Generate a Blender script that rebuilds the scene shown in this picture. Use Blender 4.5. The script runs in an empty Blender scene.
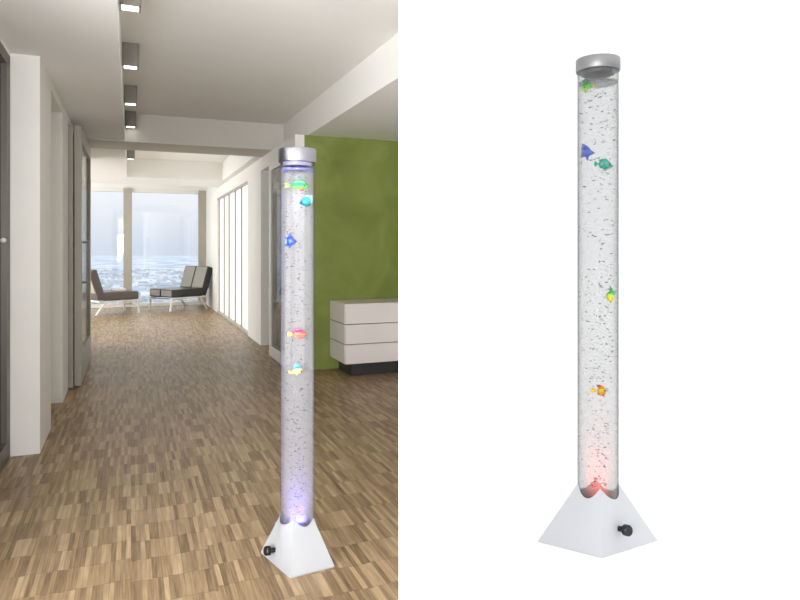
import bpy, bmesh, math, random
from mathutils import Vector, Matrix

random.seed(7)
SC = bpy.context.scene
COL = SC.collection
PI = math.pi

# ------------------------------------------------------------------ camera
F = 650.0
HZ = 248.0
CAMZ = 1.3
cam_d = bpy.data.cameras.new('camera')
cam_d.sensor_width = 36.0
cam_d.lens = F / 800.0 * 36.0
cam_d.shift_y = -(300.0 - HZ) / 800.0
cam_d.clip_start = 0.05
cam_d.clip_end = 6000
cam = bpy.data.objects.new('camera', cam_d)
cam.location = (0, 0, CAMZ)
cam.rotation_euler = (PI / 2, 0, 0)
COL.objects.link(cam)
SC.camera = cam

# ------------------------------------------------------------------ world, lights, exposure
W = bpy.data.worlds.new('world')
SC.world = W
W.use_nodes = True
nt = W.node_tree
nt.nodes.clear()
wo = nt.nodes.new('ShaderNodeOutputWorld')
bg = nt.nodes.new('ShaderNodeBackground')
tc = nt.nodes.new('ShaderNodeTexCoord')
sx = nt.nodes.new('ShaderNodeSeparateXYZ')
rp = nt.nodes.new('ShaderNodeValToRGB')
nt.links.new(tc.outputs['Generated'], sx.inputs[0])
nt.links.new(sx.outputs['Z'], rp.inputs[0])
nt.links.new(rp.outputs[0], bg.inputs['Color'])
nt.links.new(bg.outputs[0], wo.inputs[0])
SKY = 1.55
e = rp.color_ramp.elements
e[0].position = 0.0; e[0].color = (0.42, 0.47, 0.55, 1)
e[1].position = 0.30; e[1].color = (1, 1, 1, 1)
n = e.new(0.03); n.color = (0.48, 0.52, 0.58, 1)
n = e.new(0.09); n.color = (0.62, 0.64, 0.67, 1)
bg.inputs['Strength'].default_value = SKY

vs = SC.view_settings
vs.view_transform = 'Standard'
vs.look = 'None'
vs.gamma = 1.0
vs.exposure = 0.0
vs.use_curve_mapping = False
SC.cycles.transparent_max_bounces = 32
SC.cycles.max_bounces = 10
SC.cycles.diffuse_bounces = 6
SC.cycles.volume_bounces = 1
SC.cycles.caustics_reflective = False
SC.cycles.caustics_refractive = False

AL = math.atan(269.0 / F)
CA, SA = math.cos(AL), math.sin(AL)

def area(name, loc, rot, sx_, sy_, power, col=(1, 1, 1)):
    d = bpy.data.lights.new(name, 'AREA')
    d.shape = 'RECTANGLE'; d.size = sx_; d.size_y = sy_
    d.energy = power; d.color = col
    o = bpy.data.objects.new(name, d)
    o.location = loc; o.rotation_euler = rot
    COL.objects.link(o)
    return o

def uvw(u, v, z=0.0):
    return Vector((u * CA - v * SA, u * SA + v * CA, z))

# added fill lights: two behind the viewer, one at the seating bay's side
area('fill_rear', (-2.3, -1.8, 1.25), (PI / 2 + 0.62, 0, math.radians(22)), 2.8, 2.3, 560, (0.95, 0.975, 1.0))
area('fill_near', (-0.62, -0.35, 1.3), (PI / 2 + 0.75, 0, math.radians(42)), 0.95, 1.6, 150, (0.97, 0.985, 1.0))
area('fill_side', uvw(-3.2, 12.6, 1.4), (PI / 2, 0, AL - PI / 2), 5.0, 2.4, 200, (0.90, 0.95, 1.0))

# ------------------------------------------------------------------ materials
def srgb(r, g, b):
    f = lambda c: (c / 255.0 / 12.92) if c / 255.0 <= 0.04045 else ((c / 255.0 + 0.055) / 1.055) ** 2.4
    return (f(r), f(g), f(b), 1.0)

def newmat(name):
    m = bpy.data.materials.new(name); m.use_nodes = True
    return m, m.node_tree, m.node_tree.nodes['Principled BSDF']

def plain(name, col, rough=0.5, metal=0.0, noise=0.0, scale=6.0, bump=0.0, spec=0.5):
    m, t, p = newmat(name)
    p.inputs['Roughness'].default_value = rough
    p.inputs['Metallic'].default_value = metal
    p.inputs['Specular IOR Level'].default_value = spec
    c = col if len(col) == 4 else (*col, 1)
    tcn = t.nodes.new('ShaderNodeTexCoord')
    nz = t.nodes.new('ShaderNodeTexNoise')
    nz.inputs['Scale'].default_value = scale
    nz.inputs['Detail'].default_value = 5
    t.links.new(tcn.outputs['Object'], nz.inputs['Vector'])
    r = t.nodes.new('ShaderNodeValToRGB')
    k = 1 - noise
    r.color_ramp.elements[0].position = 0.3
    r.color_ramp.elements[1].position = 0.7
    r.color_ramp.elements[0].color = (c[0] * k, c[1] * k, c[2] * k, 1)
    r.color_ramp.elements[1].color = c
    t.links.new(nz.outputs['Fac'], r.inputs[0])
    t.links.new(r.outputs[0], p.inputs['Base Color'])
    if bump:
        b = t.nodes.new('ShaderNodeBump'); b.inputs['Strength'].default_value = bump
        b.inputs['Distance'].default_value = 0.003
        t.links.new(nz.outputs['Fac'], b.inputs['Height'])
        t.links.new(b.outputs[0], p.inputs['Normal'])
    return m

def emit(name, col, s):
    m = bpy.data.materials.new(name); m.use_nodes = True
    t = m.node_tree; t.nodes.clear()
    o = t.nodes.new('ShaderNodeOutputMaterial'); e_ = t.nodes.new('ShaderNodeEmission')
    e_.inputs[0].default_value = (*col[:3], 1); e_.inputs[1].default_value = s
    t.links.new(e_.outputs[0], o.inputs[0])
    return m

def clear(name, tint=(1, 1, 1), ior=1.45, gloss_rough=0.02, gl=1.0, gk=1.0, vol=None, vden=0.0, absorb=None, aden=0.0):
    """thin clear sheet: straight-through light plus a Fresnel reflection; optional inner volume"""
    m = bpy.data.materials.new(name); m.use_nodes = True
    t = m.node_tree; t.nodes.clear()
    o = t.nodes.new('ShaderNodeOutputMaterial')
    tr = t.nodes.new('ShaderNodeBsdfTransparent'); tr.inputs[0].default_value = (*tint, 1)
    g = t.nodes.new('ShaderNodeBsdfGlossy'); g.inputs['Roughness'].default_value = gloss_rough
    g.inputs['Color'].default_value = (gl, gl, gl, 1)
    fr = t.nodes.new('ShaderNodeFresnel'); fr.inputs['IOR'].default_value = ior
    mx = t.nodes.new('ShaderNodeMixShader')
    gm = t.nodes.new('ShaderNodeMath'); gm.operation = 'MULTIPLY'; gm.inputs[1].default_value = gk
    t.links.new(fr.outputs[0], gm.inputs[0]); t.links.new(gm.outputs[0], mx.inputs[0]); t.links.new(tr.outputs[0], mx.inputs[1]); t.links.new(g.outputs[0], mx.inputs[2])
    t.links.new(mx.outputs[0], o.inputs['Surface'])
    vn = None
    if vol:
        vn = t.nodes.new('ShaderNodeVolumeScatter'); vn.inputs['Color'].default_value = (*vol, 1)
        vn.inputs['Density'].default_value = vden
    if absorb:
        va = t.nodes.new('ShaderNodeVolumeAbsorption'); va.inputs['Color'].default_value = (*absorb, 1)
        va.inputs['Density'].default_value = aden
        if vn:
            ad = t.nodes.new('ShaderNodeAddShader')
            t.links.new(vn.outputs[0], ad.inputs[0]); t.links.new(va.outputs[0], ad.inputs[1]); vn = ad
        else:
            vn = va
    if vn:
        t.links.new(vn.outputs[0], o.inputs['Volume'])
    return m

def parquet():
    m, t, p = newmat('industrial parquet')
    N, L = t.nodes.new, t.links.new
    def mth(op, a, b=None, c=None):
        x = N('ShaderNodeMath'); x.operation = op
        for i, q in enumerate((a, b, c)):
            if q is None: continue
            if isinstance(q, (int, float)): x.inputs[i].default_value = q
            else: L(q, x.inputs[i])
        return x.outputs[0]
    tcn = N('ShaderNodeTexCoord'); s = N('ShaderNodeSeparateXYZ')
    L(tcn.outputs['Object'], s.inputs[0])
    U, V = s.outputs['X'], s.outputs['Y']
    cell = mth('FLOOR', mth('DIVIDE', U, 0.0195))
    grp = mth('FLOOR', mth('DIVIDE', U, 0.022 * 14))
    wn = N('ShaderNodeTexWhiteNoise'); wn.noise_dimensions = '1D'; L(grp, wn.inputs['W'])
    wc = N('ShaderNodeTexWhiteNoise'); wc.noise_dimensions = '1D'; L(cell, wc.inputs['W'])
    off = mth('ADD', mth('MULTIPLY', wn.outputs['Value'], 0.35), mth('MULTIPLY', wc.outputs['Value'], 0.06))
    vv = mth('ADD', mth('DIVIDE', V, 0.185), off)
    row = mth('FLOOR', vv)
    cx = N('ShaderNodeCombineXYZ'); L(cell, cx.inputs[0]); L(row, cx.inputs[1])
    w2 = N('ShaderNodeTexWhiteNoise'); w2.noise_dimensions = '2D'; L(cx.outputs[0], w2.inputs['Vector'])
    # block tone: neighbouring strips share a tone
    cb = N('ShaderNodeCombineXYZ'); L(mth('FLOOR', mth('DIVIDE', cell, 3.0)), cb.inputs[0]); L(row, cb.inputs[1])
    w3 = N('ShaderNodeTexWhiteNoise'); w3.noise_dimensions = '2D'; L(cb.outputs[0], w3.inputs['Vector'])
    big = N('ShaderNodeTexNoise'); big.inputs['Scale'].default_value = 1.1; big.inputs['Detail'].default_value = 3
    L(tcn.outputs['Object'], big.inputs['Vector'])
    mp = N('ShaderNodeMapping'); mp.inputs['Scale'].default_value = (120, 6, 1)
    L(tcn.outputs['Object'], mp.inputs[0])
    gr = N('ShaderNodeTexNoise'); gr.inputs['Scale'].default_value = 1.0; gr.inputs['Detail'].default_value = 6
    L(mp.outputs[0], gr.inputs['Vector'])
    tone = mth('ADD', mth('MULTIPLY', w2.outputs['Value'], 0.46),
               mth('ADD', mth('MULTIPLY', w3.outputs['Value'], 0.08),
                   mth('ADD', mth('MULTIPLY', mth('SUBTRACT', gr.outputs['Fac'], 0.12), 0.68), mth('MULTIPLY', big.outputs['Fac'], 0.16))))
    r = N('ShaderNodeValToRGB'); L(tone, r.inputs[0])
    el = r.color_ramp.elements
    el[0].position = 0.22; el[0].color = srgb(94, 74, 53)
    el[1].position = 1.0; el[1].color = srgb(192, 167, 132)
    q = el.new(0.48); q.color = srgb(137, 114, 85)
    q = el.new(0.72); q.color = srgb(163, 139, 107)
    # thin joints
    fu = mth('FRACT', mth('DIVIDE', U, 0.0195)); fv = mth('FRACT', vv)
    ju = mth('LESS_THAN', fu, 0.05); jv = mth('LESS_THAN', fv, 0.014)
    j = mth('MAXIMUM', ju, jv)
    mx = N('ShaderNodeMixRGB'); mx.blend_type = 'MULTIPLY'
    L(mth('MULTIPLY', j, 0.55), mx.inputs[0]); L(r.outputs[0], mx.inputs[1]); mx.inputs[2].default_value = (0.25, 0.2, 0.15, 1)
    L(mx.outputs[0], p.inputs['Base Color'])
    p.inputs['Roughness'].default_value = 0.42
    p.inputs['Specular IOR Level'].default_value = 0.35
    return m

def green_plaster():
    m, t, p = newmat('green mottled plaster')
    N, L = t.nodes.new, t.links.new
    tcn = N('ShaderNodeTexCoord')
    a = N('ShaderNodeTexNoise'); a.inputs['Scale'].default_value = 2.2; a.inputs['Detail'].default_value = 7; a.inputs['Distortion'].default_value = 0.8
    L(tcn.outputs['Object'], a.inputs['Vector'])
    r = N('ShaderNodeValToRGB'); L(a.outputs['Fac'], r.inputs[0])
    el = r.color_ramp.elements
    el[0].position = 0.25; el[0].color = GREEN0
    el[1].position = 0.78; el[1].color = GREEN2
    q = el.new(0.5); q.color = GREEN1
    L(r.outputs[0], p.inputs['Base Color'])
    p.inputs['Roughness'].default_value = 0.6
    b = N('ShaderNodeBump'); b.inputs['Strength'].default_value = 0.15; b.inputs['Distance'].default_value = 0.004
    L(a.outputs['Fac'], b.inputs['Height']); L(b.outputs[0], p.inputs['Normal'])
    return m
GREEN0, GREEN1, GREEN2 = srgb(110, 120, 50), srgb(125, 136, 62), srgb(140, 150, 80)

M = {
    'wall': plain('warm white plaster', srgb(236, 234, 229), 0.75, noise=0.03, scale=3),
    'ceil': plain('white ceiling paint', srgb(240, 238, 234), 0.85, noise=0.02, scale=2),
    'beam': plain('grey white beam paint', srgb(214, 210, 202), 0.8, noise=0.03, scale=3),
    'cyc': plain('matt white studio paper', (0.92, 0.92, 0.92), 0.9, noise=0.0),
    'parquet': parquet(),
    'green': green_plaster(),
    'frame_dark': plain('dark anodised frame', srgb(104, 100, 92), 0.45, 0.3, noise=0.05),
    'frame_grey': plain('taupe window frame', srgb(172, 166, 152), 0.5, noise=0.04),
    'door_grey': plain('grey green door paint', srgb(176, 172, 160), 0.45, noise=0.03),
    'panel': plain('white satin panel', srgb(232, 230, 224), 0.4),
    'steel': plain('brushed steel', srgb(112, 108, 100), 0.45, 0.2, noise=0.05, scale=20),
    'dark_glass': plain('dark glass', srgb(62, 60, 56), 0.12, noise=0.1, scale=1.0),
    'glass': clear('clear pane'),
    'side': plain('sideboard lacquer', srgb(226, 218, 214), 0.4, noise=0.02, scale=3),
    'side_edge': plain('sideboard dark joint', srgb(96, 92, 86), 0.5),
    'kick': plain('charcoal plinth', srgb(52, 52, 52), 0.5, noise=0.1),
    'leather': plain('black leather', srgb(38, 37, 36), 0.32, noise=0.15, scale=30, bump=0.2),
    'leather_brown': plain('dark taupe leather', srgb(92, 84, 80), 0.4, noise=0.12, scale=30, bump=0.2),
    'leather_grey': plain('grey leather shell', srgb(170, 166, 148), 0.35, noise=0.05, scale=30),
    'white_metal': plain('white steel bar', srgb(226, 224, 216), 0.35, 0.0, noise=0.02),
    'spot_body': plain('grey spot housing', srgb(150, 144, 138), 0.5, 0.2, noise=0.03),
    'spot_on': emit('spot lens', (1, 0.98, 0.94), 4.0),
    'winlit': emit('glowing frosted glazing', (1.0, 0.99, 0.97), 1.5),  # panes glow by themselves in place of daylight behind them
    'cover_w': plain('white book cover', srgb(240, 240, 238), 0.5),
    'knob': plain('black knob plastic', srgb(14, 14, 15), 0.3, noise=0.1),
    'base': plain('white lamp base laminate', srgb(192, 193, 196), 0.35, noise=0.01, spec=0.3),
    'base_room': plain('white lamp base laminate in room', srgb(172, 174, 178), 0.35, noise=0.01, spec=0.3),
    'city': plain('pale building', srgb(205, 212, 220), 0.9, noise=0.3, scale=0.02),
}

def ground_mat():
    m, t, p = newmat('city ground')
    N, L = t.nodes.new, t.links.new
    tcn = N('ShaderNodeTexCoord')
    mp = N('ShaderNodeMapping'); mp.inputs['Scale'].default_value = (0.012, 0.006, 1)
    L(tcn.outputs['Object'], mp.inputs[0])
    a = N('ShaderNodeTexNoise'); a.inputs['Scale'].default_value = 1.0; a.inputs['Detail'].default_value = 8
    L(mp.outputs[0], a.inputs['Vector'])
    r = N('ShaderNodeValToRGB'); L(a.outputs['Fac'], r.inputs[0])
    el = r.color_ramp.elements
    el[0].position = 0.4; el[0].color = srgb(160, 178, 198)  # distance haze is mixed into this pale blue
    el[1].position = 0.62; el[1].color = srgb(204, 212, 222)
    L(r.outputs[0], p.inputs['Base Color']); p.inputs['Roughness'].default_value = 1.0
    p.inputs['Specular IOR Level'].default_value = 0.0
    return m
M['ground'] = ground_mat()

# ------------------------------------------------------------------ helpers
def link(name, me, mat=None, parent=None, rot=None, loc=None):
    o = bpy.data.objects.new(name, me)
    COL.objects.link(o)
    if mat is not None: me.materials.append(mat)
    if parent is not None: o.parent = parent
    if rot is not None: o.rotation_euler = rot
    if loc is not None: o.location = loc
    return o

def obj(name, bm, mat=None, parent=None, rot=None, loc=None, smooth=False):
    me = bpy.data.meshes.new(name)
    bmesh.ops.recalc_face_normals(bm, faces=bm.faces)
    if smooth:
        for f in bm.faces: f.smooth = True
    bm.to_mesh(me); bm.free()
    return link(name, me, mat, parent, rot, loc)

def tag(o, label, cat, group=None, kind=None):
    o['label'] = label; o['category'] = cat
    if group: o['group'] = group
    if kind: o['kind'] = kind
    return o

def empty(name, loc, rz=0.0):
    o = bpy.data.objects.new(name, None); COL.objects.link(o)
    o.location = loc; o.rotation_euler = (0, 0, rz); o.empty_display_size = 0.1
    return o

def clip_poly(poly, lim=-0.0025):
    """keep the part of a (u,v) polygon on the room's side of the divider (world x <= lim)"""
    out = []
    def d(p): return p[0] * CA - p[1] * SA - lim
    for i in range(len(poly)):
        a, b = poly[i], poly[(i + 1) % len(poly)]
        da, db = d(a), d(b)
        if da <= 0: out.append(a)
        if (da < 0 < db) or (db < 0 < da):
            k = da / (da - db); out.append((a[0] + (b[0] - a[0]) * k, a[1] + (b[1] - a[1]) * k))
    return out

def prism(bm, poly, z0, z1):
    lo = [bm.verts.new((p[0], p[1], z0)) for p in poly]
    hi = [bm.verts.new((p[0], p[1], z1)) for p in poly]
    bm.faces.new(lo[::-1]); bm.faces.new(hi)
    k = len(poly)
    for i in range(k):
        bm.faces.new((lo[i], lo[(i + 1) % k], hi[(i + 1) % k], hi[i]))

def rb(bm, u0, u1, v0, v1, z0, z1):
    """a box in room axes, cut at the divider"""
    p = clip_poly([(u0, v0), (u1, v0), (u1, v1), (u0, v1)])
    if len(p) >= 3: prism(bm, p, z0, z1)

ROT = (0, 0, AL)
def room(name, boxes, mat, parent=None, bevel=0.0, kind='structure'):
    bm = bmesh.new()
    for b in boxes: rb(bm, *b)
    o = obj(name, bm, mat, parent, None if parent else ROT)
    if parent is None and kind: o['kind'] = kind
    if bevel:
        md = o.modifiers.new('bevel', 'BEVEL'); md.width = bevel; md.segments = 2
    return o

def box(bm, x0, x1, y0, y1, z0, z1, mat4=None):
    r = bmesh.ops.create_cube(bm, size=1)
    vs_ = r['verts']
    for v in vs_:
        v.co = Vector(((x0 + x1) / 2 + v.co.x * (x1 - x0), (y0 + y1) / 2 + v.co.y * (y1 - y0), (z0 + z1) / 2 + v.co.z * (z1 - z0)))
    if mat4 is not None:
        for v in vs_: v.co = mat4 @ v.co
    return vs_

def bar(bm, a, b, w, h=None):
    a, b = Vector(a), Vector(b); h = h or w
    d = b - a; L_ = d.length
    m = Matrix.Translation((a + b) / 2) @ d.to_track_quat('Z', 'X').to_matrix().to_4x4()
    box(bm, -w / 2, w / 2, -h / 2, h / 2, -L_ / 2, L_ / 2, m)

def bev(o, w, seg=2):
    md = o.modifiers.new('bevel', 'BEVEL'); md.width = w; md.segments = seg; md.limit_method = 'ANGLE'
    return o

# ------------------------------------------------------------------ room shell
ZL, ZS, ZH = 2.50, 2.512, 2.82
UL, UN, UR, UB = -0.532, -0.695, 1.60, 1.74
UE = -0.065
VB0, VB1 = 7.95, 8.62
VW = 15.6

fl = bmesh.new()
p = clip_poly([(-4.5, -2.5), (4, -2.5), (8, 15.75), (-4.5, 15.75)])
prism(fl, p, -0.12, 0.0)
o = obj('floor', fl, M['parquet'], None, ROT); o['kind'] = 'structure'

room('ceiling', [(-4.5, UE, 1.0, VB0, ZS, 3.0), (UE, UB, 1.0, VB0, ZH, 3.0), (UB, 8, 1.0, VB0, ZL, 3.0),
                 (-4.5, UE, VB1, 11.9, ZL, 3.0), (UE, 1.5, VB1, 11.9, ZH, 3.0), (1.5, 8, VB1, 11.9, ZL, 3.0),
                 (-4.5, 8, 11.9, 15.75, ZH, 3.0)], M['ceil'])
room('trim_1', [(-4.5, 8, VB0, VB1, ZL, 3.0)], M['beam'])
room('trim_2', [(-4.5, 1.62, 11.9, 13.2, ZL, ZH)], M['ceil'])

room('wall_left', [(-1.5, UL, 4.67, 5.285, 0, ZS), (-1.5, UL, 6.135, 6.65, 0, ZS), (-1.5, UL, 7.456, VB0, 0, ZS), (-1.5, UL, VB0, 9.6, 0, ZL),
                   (-1.5, UL, 5.285, 6.135, 2.44, ZS), (-1.5, UL, 6.65, 7.456, 2.44, ZS), (-1.5, -0.63, 5.285, 7.456, 0, 2.44),
                   (-1.5, UN, 2.6, 4.67, 2.49, ZS)], M['wall'])
room('wall_far_left', [(-3.4, -3.3, 9.6, VW, 0, ZH), (-3.4, -1.5, 9.5, 9.6, 0, ZH)], M['wall'])
room('wall_right', [(UR, 2.6, 8.71, 9.78, 0, ZL), (UR, 1.75, 9.78, 13.5, 2.30, ZL), (UR, 1.75, 13.5, VW, 0, ZL), (UR, 1.75, 13.5, VW, ZL, ZH),
                    (UR, 1.75, 6.90, 8.71, 2.33, ZL), (UR, 1.70, 6.76, 6.90, 0, ZL)], M['wall'])
room('wall_green', [(1.70, 8, 6.76, 6.90, 0, ZL)], M['green'])
# window wall
room('wall_back', [(-3.3, UR, VW, VW + 0.15, 2.62, ZH), (-3.3, -1.05, VW, VW + 0.15, 0, 2.62)], M['ceil'])

# big rear window
w = empty('window_1', uvw(0.3, VW), AL); w['kind'] = 'structure'
def wpart(name, boxes, mat):
    bm = bmesh.new()
    for (u0, u1, v0, v1, z0, z1) in boxes:
        box(bm, u0 - 0.3, u1 - 0.3, v0 - VW, v1 - VW, z0, z1)
    return obj(name, bm, mat, w)
def u_at(px, v):
    k = (px - 400) / F
    y = v / (CA - k * SA)
    return k * y * CA + y * SA
def vert_u(px, v=VW): return u_at(px, v)
m1a, m1b = vert_u(123.5), vert_u(132)
m2a, m2b = vert_u(198.5), vert_u(206)
wpart('mullion', [(m1a, m1b, VW - 0.06, VW + 0.12, 0.06, 2.62)], M['frame_grey'])
wpart('mullion', [(m2a, m2b, VW - 0.06, VW + 0.12, 0.06, 2.62)], M['frame_grey'])
wpart('window_frame', [(-1.05, UR, VW - 0.04, VW + 0.12, 0, 0.07), (-1.05, UR, VW - 0.02, VW + 0.1, 2.54, 2.62), (-1.1, -1.02, VW - 0.04, VW + 0.1, 0, 2.62)], M['panel'])
wpart('pane', [(-1.03, m1a, VW + 0.04, VW + 0.05, 0.07, 2.54)], M['glass'])
wpart('pane', [(m1b, m2a, VW + 0.04, VW + 0.05, 0.07, 2.54)], M['glass'])
wpart('pane', [(m2b, UR, VW + 0.04, VW + 0.05, 0.07, 2.54)], M['glass'])

# lit glazing on the right
w2 = empty('window_2', uvw(UR, 11.6), AL); w2['kind'] = 'structure'
vb = [13.5, 12.77, 12.1, 11.34, 10.66, 9.78]
for i in range(5):
    bm = bmesh.new(); box(bm, 0.06, 0.08, vb[i + 1] - 11.6 + 0.018, vb[i] - 11.6 - 0.018, 0.04, 2.28)
    obj('pane', bm, M['winlit'], w2)
bm = bmesh.new()
for v_ in vb[:5]:
    box(bm, 0.035, 0.09, v_ - 11.6 - 0.02, v_ - 11.6 + 0.02, 0.03, 2.3)
box(bm, 0.0, 0.1, 9.78 - 11.6, 13.5 - 11.6, 2.27, 2.30)
box(bm, 0.0, 0.1, 9.78 - 11.6, 13.5 - 11.6, 0.0, 0.035)
obj('window_frame', bm, M['frame_grey'], w2)

# dark glazed door, near left
d = empty('door_1', uvw(UN, 3.0), AL); d['kind'] = 'structure'
def dpart(par, ou, ov, name, boxes, mat, b=0.0):
    bm = bmesh.new()
    for (u0, u1, v0, v1, z0, z1) in boxes: box(bm, u0 - ou, u1 - ou, v0 - ov, v1 - ov, z0, z1)
    o = obj(name, bm, mat, par)
    if b: bev(o, b)
    return o
dpart(d, UN, 3.0, 'door_frame', [(UN - 0.10, UN, 4.55, 4.665, 0, 2.49), (UN - 0.10, UN, 2.6, 4.665, 2.42, 2.49), (UN - 0.10, UN, 2.6, 4.665, 0, 0.12), (UN - 0.10, UN, 2.6, 2.7, 0, 2.49)], M['frame_dark'])
dpart(d, UN, 3.0, 'glass_leaf', [(UN - 0.07, UN - 0.03, 2.7, 4.55, 0.12, 2.42)], M['dark_glass'])
bm = bmesh.new(); bmesh.ops.create_uvsphere(bm, u_segments=12, v_segments=8, radius=0.016, matrix=Matrix.Translation((0.0, 4.43 - 3.0, 1.345)))
obj('lock_button', bm, M['white_metal'], d, smooth=True)
room('wall_near_left', [(-1.5, UN - 0.12, 2.6, 4.67, 0, 2.49)], M['wall'])

# folded door leaf in the second left opening
def handle(par, bmfun=None): pass
d2 = empty('door_2', uvw(-0.9, 7.4), AL); d2['kind'] = 'structure'
dpart(d2, -0.9, 7.4, 'door_leaf', [(-0.625, -0.495, 6.70, 6.745, 0.01, 2.43)], M['door_grey'])
hb = bmesh.new()
for zz in (1.00, 1.345):
    box(hb, -0.545 + 0.9, -0.53 + 0.9, 6.655 - 7.4, 6.70 - 7.4, zz, zz + 0.02)
box(hb, -0.545 + 0.9, -0.53 + 0.9, 6.655 - 7.4, 6.67 - 7.4, 0.98, 1.385)
obj('door_handle', hb, M['steel'], d2)

# sliding leaf standing in front of the wall
d3 = empty('door_3', uvw(-0.46, 7.5), AL); d3['kind'] = 'structure'
dpart(d3, -0.46, 7.5, 'door_frame', [(-0.49, -0.43, 6.76, 6.90, 0.01, 2.446), (-0.49, -0.43, 8.20, 8.34, 0.01, 2.446), (-0.49, -0.43, 6.9, 8.2, 2.32, 2.446), (-0.49, -0.43, 6.9, 8.2, 0.01, 0.30)], M['door_grey'], 0.004)
dpart(d3, -0.46, 7.5, 'glass_leaf', [(-0.465, -0.455, 6.9, 8.2, 0.30, 2.32)], plain('smoked green glass', srgb(132, 134, 122), 0.15, noise=0.05))
hb = bmesh.new()
for zz in (0.96, 1.345):
    box(hb, -0.43 + 0.46, -0.375 + 0.46, 6.92 - 7.5, 6.94 - 7.5, zz, zz + 0.02)
box(hb, -0.385 + 0.46, -0.365 + 0.46, 6.915 - 7.5, 6.945 - 7.5, 0.94, 1.385)
obj('door_handle', hb, M['steel'], d3)

# glass door on the right, ajar along the wall
d4 = empty('door_4', uvw(1.55, 7.4), AL); d4['kind'] = 'structure'
dpart(d4, 1.55, 7.4, 'door_frame', [(1.53, 1.57, 6.85, 6.95, 0.01, 2.32), (1.53, 1.57, 7.72, 7.82, 0.01, 2.32), (1.53, 1.57, 6.95, 7.72, 2.22, 2.32), (1.53, 1.57, 6.95, 7.72, 0.01, 0.14)], M['panel'], 0.004)
dpart(d4, 1.55, 7.4, 'pane', [(1.545, 1.555, 6.95, 7.72, 0.14, 2.22)], M['glass'])

# thin divider, added to keep room and studio light apart; then the studio sweep
bm = bmesh.new(); box(bm, -0.0025, 0.0, 1.3, 9.0, 0, 3.7); box(bm, -0.06, 0.0, -3.0, -0.12, 0, 3.7)  # the stretch behind the viewer is unseen and only blocks spill
o = obj('light_divider', bm, M['cyc']); o['kind'] = 'structure'
bm = bmesh.new(); box(bm, 0.0, 5.6, -1.5, 5.2, -0.1, 0.0)
o = obj('floor', bm, M['cyc']); o['kind'] = 'structure'
ring = [(5.2, 0.0)]
for k in range(1, 25):
    a = k / 24 * PI / 2
    ring.append((5.2 + 1.4 * math.sin(a), 1.4 - 1.4 * math.cos(a)))
ring += [(6.6, 4.4), (6.7, 4.4), (6.7, -0.1), (5.2, -0.1)]
bm = bmesh.new()
va = [bm.verts.new((0.0, y, z)) for y, z in ring]
vb_ = [bm.verts.new((5.6, y, z)) for y, z in ring]
bm.faces.new(va); bm.faces.new(vb_[::-1])
for i in range(len(ring)):
    bm.faces.new((va[i], vb_[i], vb_[(i + 1) % len(ring)], va[(i + 1) % len(ring)]))
o = obj('wall_studio', bm, M['cyc']); o['kind'] = 'structure'

# ------------------------------------------------------------------ outside
bm = bmesh.new()
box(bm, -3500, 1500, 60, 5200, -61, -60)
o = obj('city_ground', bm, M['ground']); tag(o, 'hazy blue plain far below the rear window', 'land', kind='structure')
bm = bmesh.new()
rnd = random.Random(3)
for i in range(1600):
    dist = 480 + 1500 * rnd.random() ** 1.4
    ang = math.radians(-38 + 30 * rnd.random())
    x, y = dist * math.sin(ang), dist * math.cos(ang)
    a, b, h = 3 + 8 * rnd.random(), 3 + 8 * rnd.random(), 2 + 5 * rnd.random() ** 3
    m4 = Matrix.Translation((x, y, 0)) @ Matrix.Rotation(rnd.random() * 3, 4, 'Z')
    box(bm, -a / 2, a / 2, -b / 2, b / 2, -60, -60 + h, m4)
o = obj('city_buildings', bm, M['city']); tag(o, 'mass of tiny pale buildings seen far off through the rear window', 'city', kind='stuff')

# ------------------------------------------------------------------ ceiling spotlights
spot_labels = ['square grey ceiling spotlight nearest the viewer, cut by the top edge of the photo',
               'second square ceiling spotlight of the row, its whole grey box in view',
               'third square ceiling spotlight of the row, midway along the corridor ceiling',
               'fourth square ceiling spotlight, right before the cross beam',
               'small square ceiling spotlight farthest off, beyond the cross beam']
def make_spot(u, v, label):
    t = empty('ceiling_spotlight', uvw(u, v, ZH), AL)
    tag(t, label, 'ceiling light', 'square spotlights along the ceiling recess')
    bm = bmesh.new(); s = 0.056
    for (x0, x1, y0, y1) in ((-s, -s + .008, -s, s), (s - .008, s, -s, s), (-s, s, -s, -s + .008), (-s, s, s - .008, s)):
        box(bm, x0, x1, y0, y1, -0.17, 0)
    obj('housing', bm, M['spot_body'], t)
    bm = bmesh.new(); box(bm, -s + .012, s - .012, -s + .008, s - .008, -0.166, -0.15)
    obj('lens', bm, M['spot_on'], t)
    return t
for (v_, l_) in zip((3.97, 5.27, 6.62, 7.86, 10.7), spot_labels):
    make_spot(-0.004, v_, l_)

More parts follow.
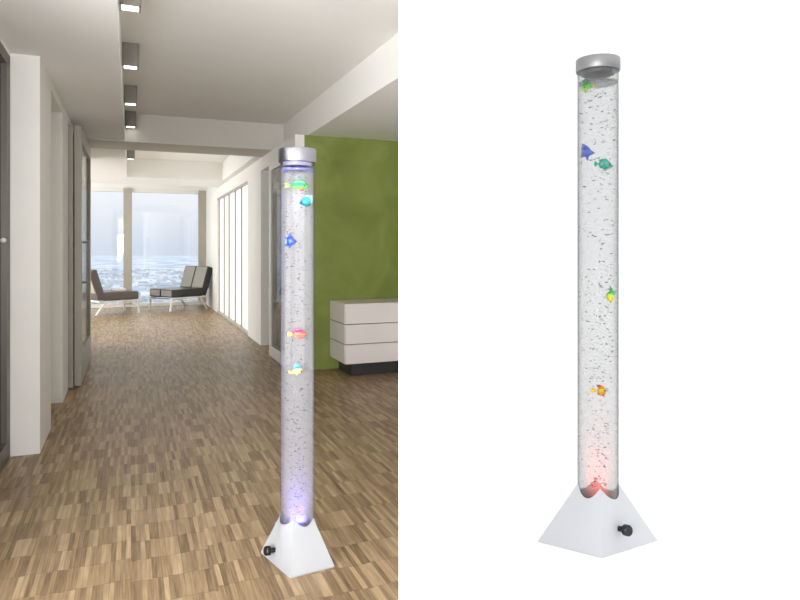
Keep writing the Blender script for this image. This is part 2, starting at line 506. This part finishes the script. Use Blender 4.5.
# ------------------------------------------------------------------ sideboard
sb = empty('sideboard', uvw(2.3, 6.4), AL)
tag(sb, 'low white three-drawer sideboard on a dark plinth against the green wall', 'sideboard')
def shift(poly, du=2.3, dv=6.4): return [(a - du, b - dv) for a, b in poly]
def sb_prism(name, u0, u1, v0, v1, z0, z1, mat, b=0.0, par=None):
    bm = bmesh.new(); prism(bm, shift(clip_poly([(u0, v0), (u1, v0), (u1, v1), (u0, v1)], -0.007)), z0, z1)
    o = obj(name, bm, mat, par or sb)
    if b: bev(o, b)
    return o
SB0, SB1, SV0, SV1 = 1.98, 4.0, 6.215, 6.755
zr = [0.13, 0.33, 0.532, 0.735]
sb_prism('carcass', SB0 + 0.008, SB1, SV0 + 0.012, SV1, 0.135, 0.728, M['side_edge'])
for k in range(3):
    sb_prism('drawer', SB0 + 0.006, SB1, SV0, SV0 + 0.02, zr[k] + 0.004, zr[k + 1] - 0.004, M['side'], 0.002)
    sb_prism('side_panel', SB0, SB0 + 0.02, SV0 + 0.022, SV1, zr[k] + 0.004, zr[k + 1] - 0.004, M['side'], 0.002)
sb_prism('top', SB0, SB1, SV0, SV1, 0.728, 0.738, M['side'], 0.002)
sb_prism('plinth', SB0 + 0.09, SB1, SV0 + 0.07, SV1 - 0.03, 0.0, 0.135, M['kick'])

# ------------------------------------------------------------------ lounge chairs
def lounge(name, loc, facing, label, W_, D_, zt, zb, m_front, m_side, m_back):
    """local +X = facing, Y = width"""
    t = empty(name, loc, facing)
    tag(t, label, 'lounge chair', 'lounge chairs by the rear window')
    def cushion(nm, y0, y1, backrest):
        bm = bmesh.new()
        if not backrest:
            box(bm, -D_ / 2 + 0.06, D_ / 2, y0, y1, zt - 0.16, zt)
        else:
            m4 = Matrix.Translation((-D_ / 2 + 0.10, 0, zt - 0.09)) @ Matrix.Rotation(math.radians(-17), 4, 'Y')
            box(bm, -0.14, 0.0, y0, y1, -0.03, (zb - zt + 0.09) / math.cos(math.radians(17)), m4)
        o = obj(nm, bm, m_side, t); bev(o, 0.022, 3)
        for p_ in o.data.polygons: p_.use_smooth = False
        return o
    for (y0, y1) in ((-W_ / 2, -0.006), (0.006, W_ / 2)):
        cushion('seat_cushion', y0, y1, False)
        bk = cushion('back_cushion', y0, y1, True)
        # front facing upholstery panels
        bm = bmesh.new(); box(bm, D_ / 2 - 0.01, D_ / 2 + 0.006, y0 + 0.02, y1 - 0.02, zt - 0.14, zt - 0.02)
        bev(obj('front_panel', bm, m_front, t), 0.006)
        m4 = Matrix.Translation((-D_ / 2 + 0.10, 0, zt - 0.09)) @ Matrix.Rotation(math.radians(-17), 4, 'Y')
        bm = bmesh.new(); hh = (zb - zt + 0.09) / math.cos(math.radians(17))
        box(bm, -0.004, 0.008, y0 + 0.015, y1 - 0.015, 0.10, hh - 0.02, m4)
        bev(obj('back_panel', bm, m_front, bk), 0.005)
        bm = bmesh.new(); box(bm, -0.152, -0.138, y0 + 0.01, y1 - 0.01, 0.12, hh - 0.03, m4)
        bev(obj('rear_shell', bm, m_back, bk), 0.005)
    # steel frame
    zf = zt - 0.18
    fr = bmesh.new()
    for s_ in (-1, 1):
        yy = s_ * (W_ / 2 - 0.03)
        bar(fr, (-D_ / 2 - 0.02, yy, zf), (D_ / 2 + 0.0, yy, zf), 0.03, 0.035)
        bar(fr, (-D_ / 2 + 0.02, yy, zf - 0.10), (D_ / 2 - 0.04, yy, zf - 0.02), 0.016, 0.02)
    bar(fr, (0.05, -W_ / 2, zf), (0.05, W_ / 2, zf), 0.03)
    bar(fr, (-D_ / 2, -W_ / 2, zf), (-D_ / 2, W_ / 2, zf), 0.03)
    bev(obj('frame', fr, M['white_metal'], t), 0.004)
    for s_ in (-1, 1):
        yy = s_ * (W_ / 2 - 0.03)
        for (xa, xb) in ((D_ / 2 - 0.02, D_ / 2 + 0.02), (-D_ / 2 + 0.12, -D_ / 2 - 0.06)):
            bm = bmesh.new(); bar(bm, (xa, yy, zf), (xb, yy, 0.012), 0.03, 0.04)
            bev(obj('leg', bm, M['white_metal'], t), 0.004)
    return t

def floor_pt(px, depth):
    return Vector(((px - 400) / F * depth, depth, 0))
# right chair: facing the viewer's left
c = floor_pt(177.5, 13.6)
lounge('lounge_chair', (c.x, c.y, 0), math.atan2(-0.80, -0.60), 'right-hand low black leather chair, its front turned towards the left',
       0.80, 0.80, 0.46, 0.92, plain('black leather with painted sheen', srgb(150, 148, 138), 0.25, noise=0.08, scale=20), M['leather'], M['leather'])  # grey paints the sheen on the front of the black leather
c = floor_pt(112, 12.9)
lounge('lounge_chair', (c.x, c.y, 0), math.atan2(0.69, 0.72), 'left-hand low taupe chair seen from behind, beside the door leaf',
       0.80, 0.74, 0.45, 0.90, M['leather_brown'], M['leather_brown'], M['leather_grey'])
bm = bmesh.new(); box(bm, -0.13, 0.13, -0.09, 0.09, 0, 0.035)
c2 = c + Vector((0.12, 0.02, 0))
o = obj('book', bm, M['cover_w'], None, (0, 0, 0.6), (c2.x, c2.y, 0.451)); bev(o, 0.004)
tag(o, 'thin white book lying on the seat of the left-hand lounge chair', 'book')

# ------------------------------------------------------------------ bubble lamps
def cyl(bm, r0, r1, z0, z1, seg=48, cap0=True, cap1=True, cx=0, cy=0):
    a = [bm.verts.new((cx + r0 * math.cos(2 * PI * i / seg), cy + r0 * math.sin(2 * PI * i / seg), z0)) for i in range(seg)]
    b = [bm.verts.new((cx + r1 * math.cos(2 * PI * i / seg), cy + r1 * math.sin(2 * PI * i / seg), z1)) for i in range(seg)]
    for i in range(seg):
        bm.faces.new((a[i], a[(i + 1) % seg], b[(i + 1) % seg], b[i]))
    if cap0: bm.faces.new(a[::-1])
    if cap1: bm.faces.new(b)
    return a, b

def lathe(bm, prof, seg=64):
    rings = []
    for r, z in prof:
        rings.append([bm.verts.new((r * math.cos(2 * PI * i / seg), r * math.sin(2 * PI * i / seg), z)) for i in range(seg)])
    for a, b in zip(rings, rings[1:]):
        for i in range(seg):
            bm.faces.new((a[i], a[(i + 1) % seg], b[(i + 1) % seg], b[i]))
    return rings

def pyramid_base(corners, r, zpk, zdip, z_in):
    """four-sided base whose sloping faces end on the round hole that takes the tube"""
    bm = bmesh.new()
    cs = sorted(corners, key=lambda c: math.atan2(c[1], c[0]))
    angs, outer, rim = [], [], []
    NP = 16
    for i in range(4):
        a, b = Vector(cs[i][:2]), Vector(cs[(i + 1) % 4][:2])
        za, zb_ = cs[i][2], cs[(i + 1) % 4][2]
        for k in range(NP):
            t_ = k / NP
            P_ = a.lerp(b, t_)
            th = math.atan2(P_.y, P_.x)
            base = za * (1 - t_) + zb_ * t_
            # a plane cut by a cylinder gives a soft dip between two ridges
            ta, tb = math.atan2(a.y, a.x), math.atan2(b.y, b.x)
            if tb < ta: tb += 2 * PI
            tt = th if th >= ta - 1e-6 else th + 2 * PI
            q_ = (tt - ta) / (tb - ta)
            dip = zdip * (1 - (2 * q_ - 1) ** 2)
            outer.append(P_); rim.append(Vector((r * math.cos(th), r * math.sin(th), base - dip)))
    K = len(outer)
    lo = [bm.verts.new((p_.x, p_.y, 0.0)) for p_ in outer]
    lo2 = [bm.verts.new((p_.x, p_.y, 0.006)) for p_ in outer]
    hi = [bm.verts.new(q) for q in rim]
    wall = [bm.verts.new((q.x * 0.999, q.y * 0.999, z_in)) for q in rim]
    for i in range(K):
        j = (i + 1) % K
        bm.faces.new((lo[i], lo[j], lo2[j], lo2[i]))
        bm.faces.new((lo2[i], lo2[j], hi[j], hi[i]))
        bm.faces.new((hi[i], hi[j], wall[j], wall[i]))
    bm.faces.new(lo[::-1]); bm.faces.new(wall)
    return bm

def bubbles_mesh(r, z0, z1, count, seed, s):
    bm = bmesh.new(); rn = random.Random(seed)
    for i in range(count):
        f = rn.random()
        z = z0 + (z1 - z0) * f
        spread = r * (0.5 + 0.42 * min(1, f * 2.2))
        rr = spread * math.sqrt(rn.random()); th = (-rn.random() * PI) if rn.random() < 0.8 else rn.random() * PI
        x, y = rr * math.cos(th), rr * math.sin(th)
        k = s * (0.45 + 0.75 * rn.random())
        m4 = Matrix.Translation((x, y, z)) @ Matrix.Rotation(rn.random() * PI, 4, 'Z') @ Matrix.Rotation((rn.random() - .5) * 0.9, 4, 'Y') @ Matrix.Diagonal((k * (1 + rn.random()), k, k * 0.5, 1))
        bmesh.ops.create_icosphere(bm, subdivisions=1, radius=1.0, matrix=m4)
    # beads of air clinging to the wall
    for i in range(count // 4):
        z = z0 + (z1 - z0) * rn.random(); th = rn.choice((0, PI)) + (rn.random() - .5) * 0.7
        k = s * 0.42
        m4 = Matrix.Translation((r * .955 * math.cos(th), r * .955 * math.sin(th), z)) @ Matrix.Diagonal((k, k, k, 1))
        bmesh.ops.create_icosphere(bm, subdivisions=1, radius=1.0, matrix=m4)
    return bm

def bubble_mat(name, col, k):
    m = bpy.data.materials.new(name); m.use_nodes = True
    t = m.node_tree; t.nodes.clear()
    o = t.nodes.new('ShaderNodeOutputMaterial')
    tr = t.nodes.new('ShaderNodeBsdfTransparent')
    df = t.nodes.new('ShaderNodeBsdfDiffuse'); df.inputs[0].default_value = col
    mx = t.nodes.new('ShaderNodeMixShader'); mx.inputs[0].default_value = k
    t.links.new(tr.outputs[0], mx.inputs[1]); t.links.new(df.outputs[0], mx.inputs[2]); t.links.new(mx.outputs[0], o.inputs[0])
    return m

def make_lamp(loc, corners, r, zdip, z_in, z_water, z_cap0, z_cap1, label, mats, led_col, led_w, knob, seed, nb, led_tint, top_w=0):
    t = empty('bubble_lamp', loc)
    tag(t, label, 'floor lamp', 'clear bubble tube lamps with toy fish')
    obj('base', pyramid_base(corners, r, 0, zdip, z_in), mats['base'], t)
    # tube wall: a real hollow cylinder
    bm = bmesh.new()
    wt = r * 0.058
    R_ = lathe(bm, [(r * 0.998, z_in + 0.001), (r * 0.998, z_cap0 + 0.004), (r - wt, z_cap0 + 0.004), (r - wt, z_in + 0.001)])
    for i in range(64):
        bm.faces.new((R_[3][i], R_[3][(i + 1) % 64], R_[0][(i + 1) % 64], R_[0][i]))
    obj('tube', bm, mats['tube'], t, smooth=False)
    t.children[-1].data.polygons.foreach_set('use_smooth', [True] * len(t.children[-1].data.polygons))
    # water
    bm = bmesh.new(); ri = r - wt - 0.0006
    cyl(bm, ri, ri, z_in + 0.012, z_water, 64)
    wtr = obj('water', bm, mats['water'], t)
    for p_ in wtr.data.polygons: p_.use_smooth = len(p_.vertices) == 4
    # rippling surface film
    bm = bmesh.new()
    ra = []
    for (rad, dz) in ((ri * 0.995, 0.006), (ri * 0.995, -0.004), (ri * 0.9, -0.004), (ri * 0.9, 0.004)):
        ra.append([bm.verts.new((rad * math.cos(2 * PI * i / 64), rad * math.sin(2 * PI * i / 64), z_water + dz + 0.0016 * math.sin(i * 1.3) + 0.0012 * math.sin(i * 2.9))) for i in range(64)])
    for a_, b_ in zip(ra, ra[1:] + ra[:1]):
        for i in range(64):
            bm.faces.new((a_[i], a_[(i + 1) % 64], b_[(i + 1) % 64], b_[i]))
    obj('water_surface', bm, mats['ripple'], t)
    b = obj('bubbles', bubbles_mesh(ri, z_in + 0.04, z_water - 0.005, nb, seed, r * 0.047), mats['bubble'], t); b['kind'] = 'stuff'
    # foot of the tube and the light inside it
    bm = bmesh.new(); cyl(bm, ri, ri, z_in + 0.002, z_in + 0.011, 48)
    obj('tube_foot', bm, mats['foot'], t)
    bm = bmesh.new(); rn = random.Random(seed + 5)
    for i in range(26):
        th = rn.random() * 2 * PI; rr = r * 0.42 * math.sqrt(rn.random())
        m4 = Matrix.Translation((rr * math.cos(th), rr * math.sin(th) - r * .2, z_in + 0.03 + 0.05 * rn.random())) @ Matrix.Diagonal((r * .05, r * .05, r * .035, 1))
        bmesh.ops.create_icosphere(bm, subdivisions=1, radius=1.0, matrix=m4)
    obj('led_cluster', bm, led_tint, t)
    L_ = bpy.data.lights.new('lamp_led', 'AREA'); L_.energy = led_w; L_.color = led_col
    L_.shape = 'DISK'; L_.size = r * 1.0; L_.spread = math.radians(48)
    lo = bpy.data.objects.new('lamp_led', L_); COL.objects.link(lo); lo.parent = t
    lo.location = (0, 0, z_in + 0.014); lo.rotation_euler = (PI, 0, 0)
    if top_w:
        L2 = bpy.data.lights.new('cap_fill', 'SPOT'); L2.energy = top_w; L2.color = (0.86, 0.88, 1.0)  # extra light added under the cap to whiten the water
        L2.spot_size = math.radians(30); L2.spot_blend = 0.9; L2.shadow_soft_size = 0.02
        l2 = bpy.data.objects.new('cap_fill', L2); COL.objects.link(l2); l2.parent = t
        l2.location = (0, 0, z_cap0 - 0.02)
    # cap
    bm = bmesh.new()
    R_ = lathe(bm, [(r * 0.90, z_cap0), (r * 1.06, z_cap0), (r * 1.08, z_cap0 + 0.003), (r * 1.08, z_cap1 - 0.004), (r * 1.04, z_cap1), (0.0005, z_cap1)])
    bm.faces.new(R_[0][::-1])
    cp = obj('cap', bm, mats['cap'], t, smooth=False)
    for p_ in cp.data.polygons: p_.use_smooth = abs(p_.normal.z) < 0.5
    bm = bmesh.new(); cyl(bm, r * 0.80, r * 0.86, z_cap0 - 0.014, z_cap0 + 0.001, 48)
    obj('cap_plug', bm, mats['plug'], t)
    # knob on a short stem, square to its face
    kp, kn = knob
    kn = Vector(kn).normalized()
    q = kn.to_track_quat('Z', 'Y').to_matrix().to_4x4()
    k = r / 0.0875
    m4 = Matrix.Translation(kp) @ q
    bm = bmesh.new()
    prof = [(0.001, 0.028 * k), (0.019 * k, 0.028 * k), (0.023 * k, 0.031 * k), (0.023 * k, 0.050 * k), (0.020 * k, 0.054 * k), (0.001, 0.054 * k)]
    lathe(bm, prof, 32)
    for v in bm.verts: v.co = m4 @ v.co
    kb = obj('knob', bm, M['knob'], t)
    bm = bmesh.new(); cyl(bm, 0.012 * k, 0.012 * k, -0.004, 0.030 * k, 24)
    for v in bm.verts: v.co = m4 @ v.co
    obj('stem', bm, M['knob'], kb)
    return t

cap_m = plain('brushed aluminium cap', srgb(158, 158, 165), 0.36, 1.0, noise=0.03, scale=40)
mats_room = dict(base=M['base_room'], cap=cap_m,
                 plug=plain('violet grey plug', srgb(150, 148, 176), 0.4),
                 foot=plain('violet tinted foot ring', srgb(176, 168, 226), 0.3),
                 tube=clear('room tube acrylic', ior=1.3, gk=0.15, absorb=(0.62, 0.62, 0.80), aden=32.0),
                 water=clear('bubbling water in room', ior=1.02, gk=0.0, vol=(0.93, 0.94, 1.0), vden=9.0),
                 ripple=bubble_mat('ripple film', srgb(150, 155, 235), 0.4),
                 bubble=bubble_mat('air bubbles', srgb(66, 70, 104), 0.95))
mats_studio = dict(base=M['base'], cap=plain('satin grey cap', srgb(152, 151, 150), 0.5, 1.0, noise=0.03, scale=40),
                   plug=plain('grey plug', srgb(110, 108, 106), 0.4),
                   foot=plain('pale foot ring', srgb(170, 160, 158), 0.3),
                   tube=clear('studio tube acrylic', ior=1.3, gk=0.15, absorb=(0.25, 0.25, 0.23), aden=36.0),
                   water=clear('bubbling water in studio', ior=1.02, gk=0.0, vol=(0.90, 0.90, 0.905), vden=4.5, absorb=(0.2, 0.2, 0.2), aden=0.3),
                   ripple=bubble_mat('grey ripple film', srgb(150, 148, 148), 0.3),
                   bubble=bubble_mat('grey air bubbles', srgb(58, 58, 60), 0.95))

# lamp in the room
LA = Vector((-0.4275, 2.708, 0))
def rel(px, py, c_):
    y = F * CAMZ / (py - HZ); return (((px - 400) / F * y) - c_.x, y - c_.y)
P1, P2, P3 = rel(261, 553, LA), rel(290, 578.5, LA), rel(334.3, 567, LA)
P4 = (P1[0] + P3[0] - P2[0], P1[1] + P3[1] - P2[1])
corn = [(*P1, 0.195), (*P2, 0.200), (*P3, 0.187), (*P4, 0.19)]
def face_pt(A, B, t_, h, zr_, r):
    """a point on the sloping face between corners A and B, a share h up"""
    P_ = Vector(A[:2]).lerp(Vector(B[:2]), t_)
    th = math.atan2(P_.y, P_.x)
    Q_ = Vector((r * math.cos(th), r * math.sin(th), zr_))
    return Vector((P_.x, P_.y, 0)).lerp(Q_, h)
def face_n(A, B, zr_, r):
    a, b = Vector((*A[:2], 0)), Vector((*B[:2], 0))
    P_ = face_pt(A, B, 0.5, 1, zr_, r)
    nn = (b - a).cross(P_ - a).normalized()
    return nn if nn.dot((a + b) / 2) > 0 else -nn
kpL = face_pt(P1, P2, 0.42, 0.33, 0.165, 0.072)
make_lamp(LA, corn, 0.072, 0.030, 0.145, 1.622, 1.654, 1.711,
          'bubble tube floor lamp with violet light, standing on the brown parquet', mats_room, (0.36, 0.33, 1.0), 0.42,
          (kpL, face_n(P1, P2, 0.165, 0.072)), 11, 520, emit('violet led glow', (0.75, 0.45, 1.0), 1.6), 14)

# lamp in the studio
LB = Vector((0.8765, 2.879, 0))
Q1, Q2, Q3 = rel(538, 542, LB), rel(602, 558.3, LB), rel(657, 541, LB)
Q4 = (-Q2[0], -Q2[1])
RB_ = 0.0885
corn2 = [(*Q1, 0.262), (*Q2, 0.268), (*Q3, 0.262), (*Q4, 0.25)]
kpR = face_pt(Q2, Q3, 0.36, 0.42, 0.225, RB_)
make_lamp(LB, corn2, RB_, 0.052, 0.200, 2.030, 2.080, 2.135,
          'bubble tube floor lamp with red light at its foot, standing on plain white ground', mats_studio, (1.0, 0.12, 0.10), 0.3,
          (kpR, face_n(Q2, Q3, 0.225, RB_)), 23, 460, emit('red led glow', (1.0, 0.16, 0.14), 1.1))

# ------------------------------------------------------------------ toy fish
def fish_mat(name, c0, c1, c2, axis='Z', freq=60.0):
    m, t, p = newmat(name)
    N, L = t.nodes.new, t.links.new
    tcn = N('ShaderNodeTexCoord'); s = N('ShaderNodeSeparateXYZ'); L(tcn.outputs['Generated'], s.inputs[0])
    r = N('ShaderNodeValToRGB'); L(s.outputs[axis], r.inputs[0])
    el = r.color_ramp.elements
    el[0].position = 0.15; el[0].color = c0; el[1].position = 0.85; el[1].color = c2
    q = el.new(0.5); q.color = c1
    wv = N('ShaderNodeTexVoronoi'); wv.inputs['Scale'].default_value = freq
    L(tcn.outputs['Object'], wv.inputs['Vector'])
    mx = N('ShaderNodeMixRGB'); mx.blend_type = 'MULTIPLY'; mx.inputs[0].default_value = 0.55
    rr = N('ShaderNodeValToRGB'); L(wv.outputs['Distance'], rr.inputs[0])
    rr.color_ramp.elements[0].position = 0.2; rr.color_ramp.elements[0].color = (1, 1, 1, 1)
    rr.color_ramp.elements[1].position = 0.7; rr.color_ramp.elements[1].color = (0.35, 0.4, 0.45, 1)
    L(r.outputs[0], mx.inputs[1]); L(rr.outputs[0], mx.inputs[2]); L(mx.outputs[0], p.inputs['Base Color'])
    p.inputs['Roughness'].default_value = 0.3
    return m

def puff(outline, t_, s_):
    """outline in pixels (x right, y down from the fish's middle) -> a lens shaped body"""
    bm = bmesh.new()
    P_ = [Vector((a * s_, -b * s_)) for a, b in outline]
    # densify
    D = []
    for i in range(len(P_)):
        a, b = P_[i], P_[(i + 1) % len(P_)]
        D += [a, a.lerp(b, 0.5)]
    c_ = sum(D, Vector((0, 0))) / len(D)
    K = len(D)
    rim = [bm.verts.new((q.x, 0, q.y)) for q in D]
    for sg in (-1, 1):
        prev = rim
        for (f, h) in ((0.80, 0.55), (0.5, 0.88)):
            cur = [bm.verts.new((c_.x + (q.x - c_.x) * f, sg * t_ * h, c_.y + (q.y - c_.y) * f)) for q in D]
            for i in range(K): bm.faces.new((prev[i], prev[(i + 1) % K], cur[(i + 1) % K], cur[i]))
            prev = cur
        top = bm.verts.new((c_.x, sg * t_, c_.y))
        for i in range(K): bm.faces.new((prev[i], prev[(i + 1) % K], top))
    return bm

eye_m = plain('fish eye', srgb(20, 20, 30), 0.2)
def fish(px, py, depth, body, parts, mbody, label, eye=None, thick=2.6):
    s_ = depth / F
    x = (px - 400) * s_; z = CAMZ - (py - HZ) * s_
    t = empty('toy_fish', (x, depth, z))
    tag(t, label, 'toy fish', 'plastic fish floating in the lamps')
    b = obj('body', puff(body, thick * s_, s_), mbody, t, smooth=True)
    for nm, ol, mm in parts:
        obj(nm, puff(ol, 0.45 * s_, s_), mm, t, smooth=True)
    if eye:
        bm = bmesh.new()
        for sg in (-1, 1):
            bmesh.ops.create_uvsphere(bm, u_segments=10, v_segments=6, radius=0.75 * s_, matrix=Matrix.Translation((eye[0] * s_, sg * thick * 0.75 * s_, -eye[1] * s_)))
        obj('eyes', bm, eye_m, t, smooth=True)
    return t

S = srgb
g_body = fish_mat('green fish', S(150, 200, 60), S(40, 185, 120), S(60, 200, 140))
g_fin = fish_mat('lime fin', S(180, 225, 90), S(150, 220, 90), S(190, 230, 100))
teal = fish_mat('teal fish', S(20, 120, 140), S(20, 160, 170), S(60, 190, 190))
pale = fish_mat('pale teal fin', S(150, 200, 210), S(130, 180, 190), S(170, 205, 215))
blue = fish_mat('blue fish', S(40, 70, 190), S(60, 100, 220), S(30, 60, 170), freq=90)
blue2 = fish_mat('light blue fin', S(60, 100, 210), S(110, 150, 230), S(70, 100, 210), freq=110)
pink = fish_mat('pink fish', S(240, 150, 80), S(240, 120, 100), S(225, 40, 110), 'Z')
pink2 = fish_mat('red pink fin', S(220, 40, 60), S(225, 40, 110), S(215, 50, 140))
yel = fish_mat('yellow fin', S(245, 225, 120), S(250, 230, 90), S(245, 200, 60))
cream = fish_mat('cream fish', S(245, 220, 160), S(240, 225, 150), S(30, 180, 160))
orange = fish_mat('yellow orange fish', S(250, 190, 20), S(250, 210, 20), S(245, 160, 30))
red = fish_mat('red fin', S(225, 60, 30), S(235, 80, 30), S(225, 40, 40))
lime = fish_mat('yellow lime fish', S(245, 230, 40), S(220, 230, 60), S(60, 180, 90))
dgreen = fish_mat('green fin', S(50, 180, 90), S(60, 190, 90), S(30, 160, 80))
tealr = fish_mat('mint fish', S(20, 175, 140), S(110, 160, 150), S(30, 180, 150), freq=70)
tealf = fish_mat('mint fin', S(0, 175, 140), S(0, 185, 150), S(10, 170, 140))

DL = 2.655
fish(299, 185.5, DL, [(-9, 1), (-6, -2.5), (-1, -3.5), (5, -3), (10, 0.5), (9, 2.5), (4, 4), (-3, 4), (-7, 3)],
     [('tail', [(-8, 0.5), (-11.5, -2), (-14.6, -2.5), (-14, 0), (-14.6, 2.8), (-11, 2)], g_fin),
      ('dorsal_fin', [(-5, -2), (-6, -5.5), (-2, -5), (0, -7), (3, -5), (6, -4), (7, -2)], g_body),
      ('belly_fin', [(0, 3.5), (4, 3), (5, 5.5), (2, 5.3)], pink2)], g_body,
     'long green and lime fish, uppermost in the violet lamp', (6, 0.5))
fish(305, 201, DL, [(-6, 2), (-3, -2), (1, -4.5), (5, -4), (6.5, 0), (5.5, 4), (1, 5.5), (-3, 4)],
     [('tail', [(3, -5), (7, -6.2), (8, -1), (7, 3), (5, 0)], pale), ('dorsal_fin', [(-2, -2.5), (1, -6), (5, -6.5), (4, -3)], pale),
      ('belly_fin', [(-2, 4), (1, 6.5), (3, 5)], teal)], teal,
     'small teal fish with pale tail, second from the top in the violet lamp', (-3.5, 1.5))
fish(290.5, 241, DL, [(-4, -3), (0, -6), (4, -2), (7, 0.5), (4, 3), (0, 5.5), (-4, 4)],
     [('tail', [(-3, -3), (-6, -4.5), (-5, 0), (-6, 5), (-3, 4)], blue2), ('dorsal_fin', [(-3, -4), (-1, -8), (3, -3)], blue),
      ('belly_fin', [(-3, 4), (-1, 7.5), (3, 3)], blue)], blue,
     'blue angelfish pointing right, third from the top in the violet lamp', (4.5, 0))
fish(299.5, 333.5, DL, [(-8, 0), (-6, -3.5), (0, -4), (5, -2), (8, 1), (4, 4), (-2, 4), (-7, 3.5)],
     [('tail', [(-7, 0), (-11, -2.5), (-12.5, 0.5), (-11, 3), (-7, 2)], yel), ('dorsal_fin', [(-7, -2), (-5, -5.5), (0, -5.5), (3, -3)], pink2),
      ('belly_fin', [(-3, 3.5), (0, 6), (3, 4)], pink2)], pink,
     'pink and orange fish with pale yellow tail, in the middle of the violet lamp', (-4, -1))
fish(297, 369, DL, [(-6, 3), (-3, -1), (2, -3), (6.5, 0.5), (5, 3.5), (0, 5), (-5, 5)],
     [('dorsal_fin', [(-5, 2), (-3, -4), (-3, -6.5), (2, -4), (6, -0.5)], teal), ('tail', [(-5, 3), (-9, 1), (-8, 5), (-6, 5)], yel),
      ('belly_fin', [(-3, 4), (0, 7), (2, 4.5)], yel)], cream,
     'cream fish with teal back, lowest in the violet lamp', (4.5, 2))

DR = 2.805
fish(587, 86, 2.86, [(-7, 3), (-4, -1), (1, -4), (5, -2), (5, 1), (1, 4), (-4, 5)],
     [('tail', [(4, -1), (8, -4), (7.5, 0), (9, 2.5), (5, 1.5)], yel), ('dorsal_fin', [(-5, 0), (-4, -6), (-1, -8), (3, -5)], dgreen),
      ('belly_fin', [(-4, 4), (-1, 4), (1, 6), (-2, 7)], g_fin)], fish_mat('lime green fish', S(190, 225, 60), S(110, 215, 60), S(30, 200, 110)),
     'lime and green fish tilted up at the top of the red lamp', (-3.5, 2))
fish(587, 152, 2.87, [(-5, -4), (0, -5), (4, -2), (8.5, 1), (4, 3), (0, 5), (-5, 5)],
     [('tail', [(-4, -4), (-6.4, -5), (-5.6, 0), (-6.4, 6), (-4, 5)], blue2), ('dorsal_fin', [(-5, -4), (-5.5, -8.5), (-1, -7), (4, -3)], blue),
      ('belly_fin', [(-1, 5), (2, 4), (1, 9), (-1, 7)], blue)], blue,
     'blue striped angelfish against the left wall of the red lamp', (5, 0.5))
fish(604, 164, DR, [(-6, 0), (-3, -5), (2, -5.5), (6, -2), (8, 1.5), (5, 4), (0, 5), (-4, 4)],
     [('tail', [(-5, 0), (-9, -3), (-10, 0), (-9, 3)], tealf), ('snout', [(6, 0), (10, 2), (7, 4)], tealf),
      ('side_fin', [(0, 0), (4, -1), (3, 5), (-1, 6)], tealf)], tealr,
     'round mint fish with grey stripes, just right of the blue one in the red lamp', (5, 0.5))
fish(610.5, 295.5, DR, [(-4, -2), (0, -5), (3, -1), (4, 3), (1, 6), (-3, 5), (-4.5, 1)],
     [('dorsal_fin', [(-1, -4), (-0.5, -10), (3, -5), (5.5, -1), (2, 0)], dgreen), ('belly_fin', [(-1, 5), (0, 8), (2, 6)], yel)], lime,
     'yellow fish with green upright fin, halfway down the red lamp', (1, 3))
fish(601, 390.5, DR, [(-4, 0), (-2, -4), (2, -4.5), (5, -1), (4, 3), (0, 4.5), (-3, 3)],
     [('tail', [(-4, 0), (-8, -2.5), (-11, -1), (-10.5, 2), (-7, 2)], orange), ('dorsal_fin', [(-4, -3), (-4, -6), (0, -5.5), (1, -4)], red),
      ('belly_fin', [(-4, 2), (-3, 4.5), (3, 5.5), (5, 2), (1, 4)], red)], orange,
     'yellow and orange fish with red fins, lowest in the red lamp', (3, 0))
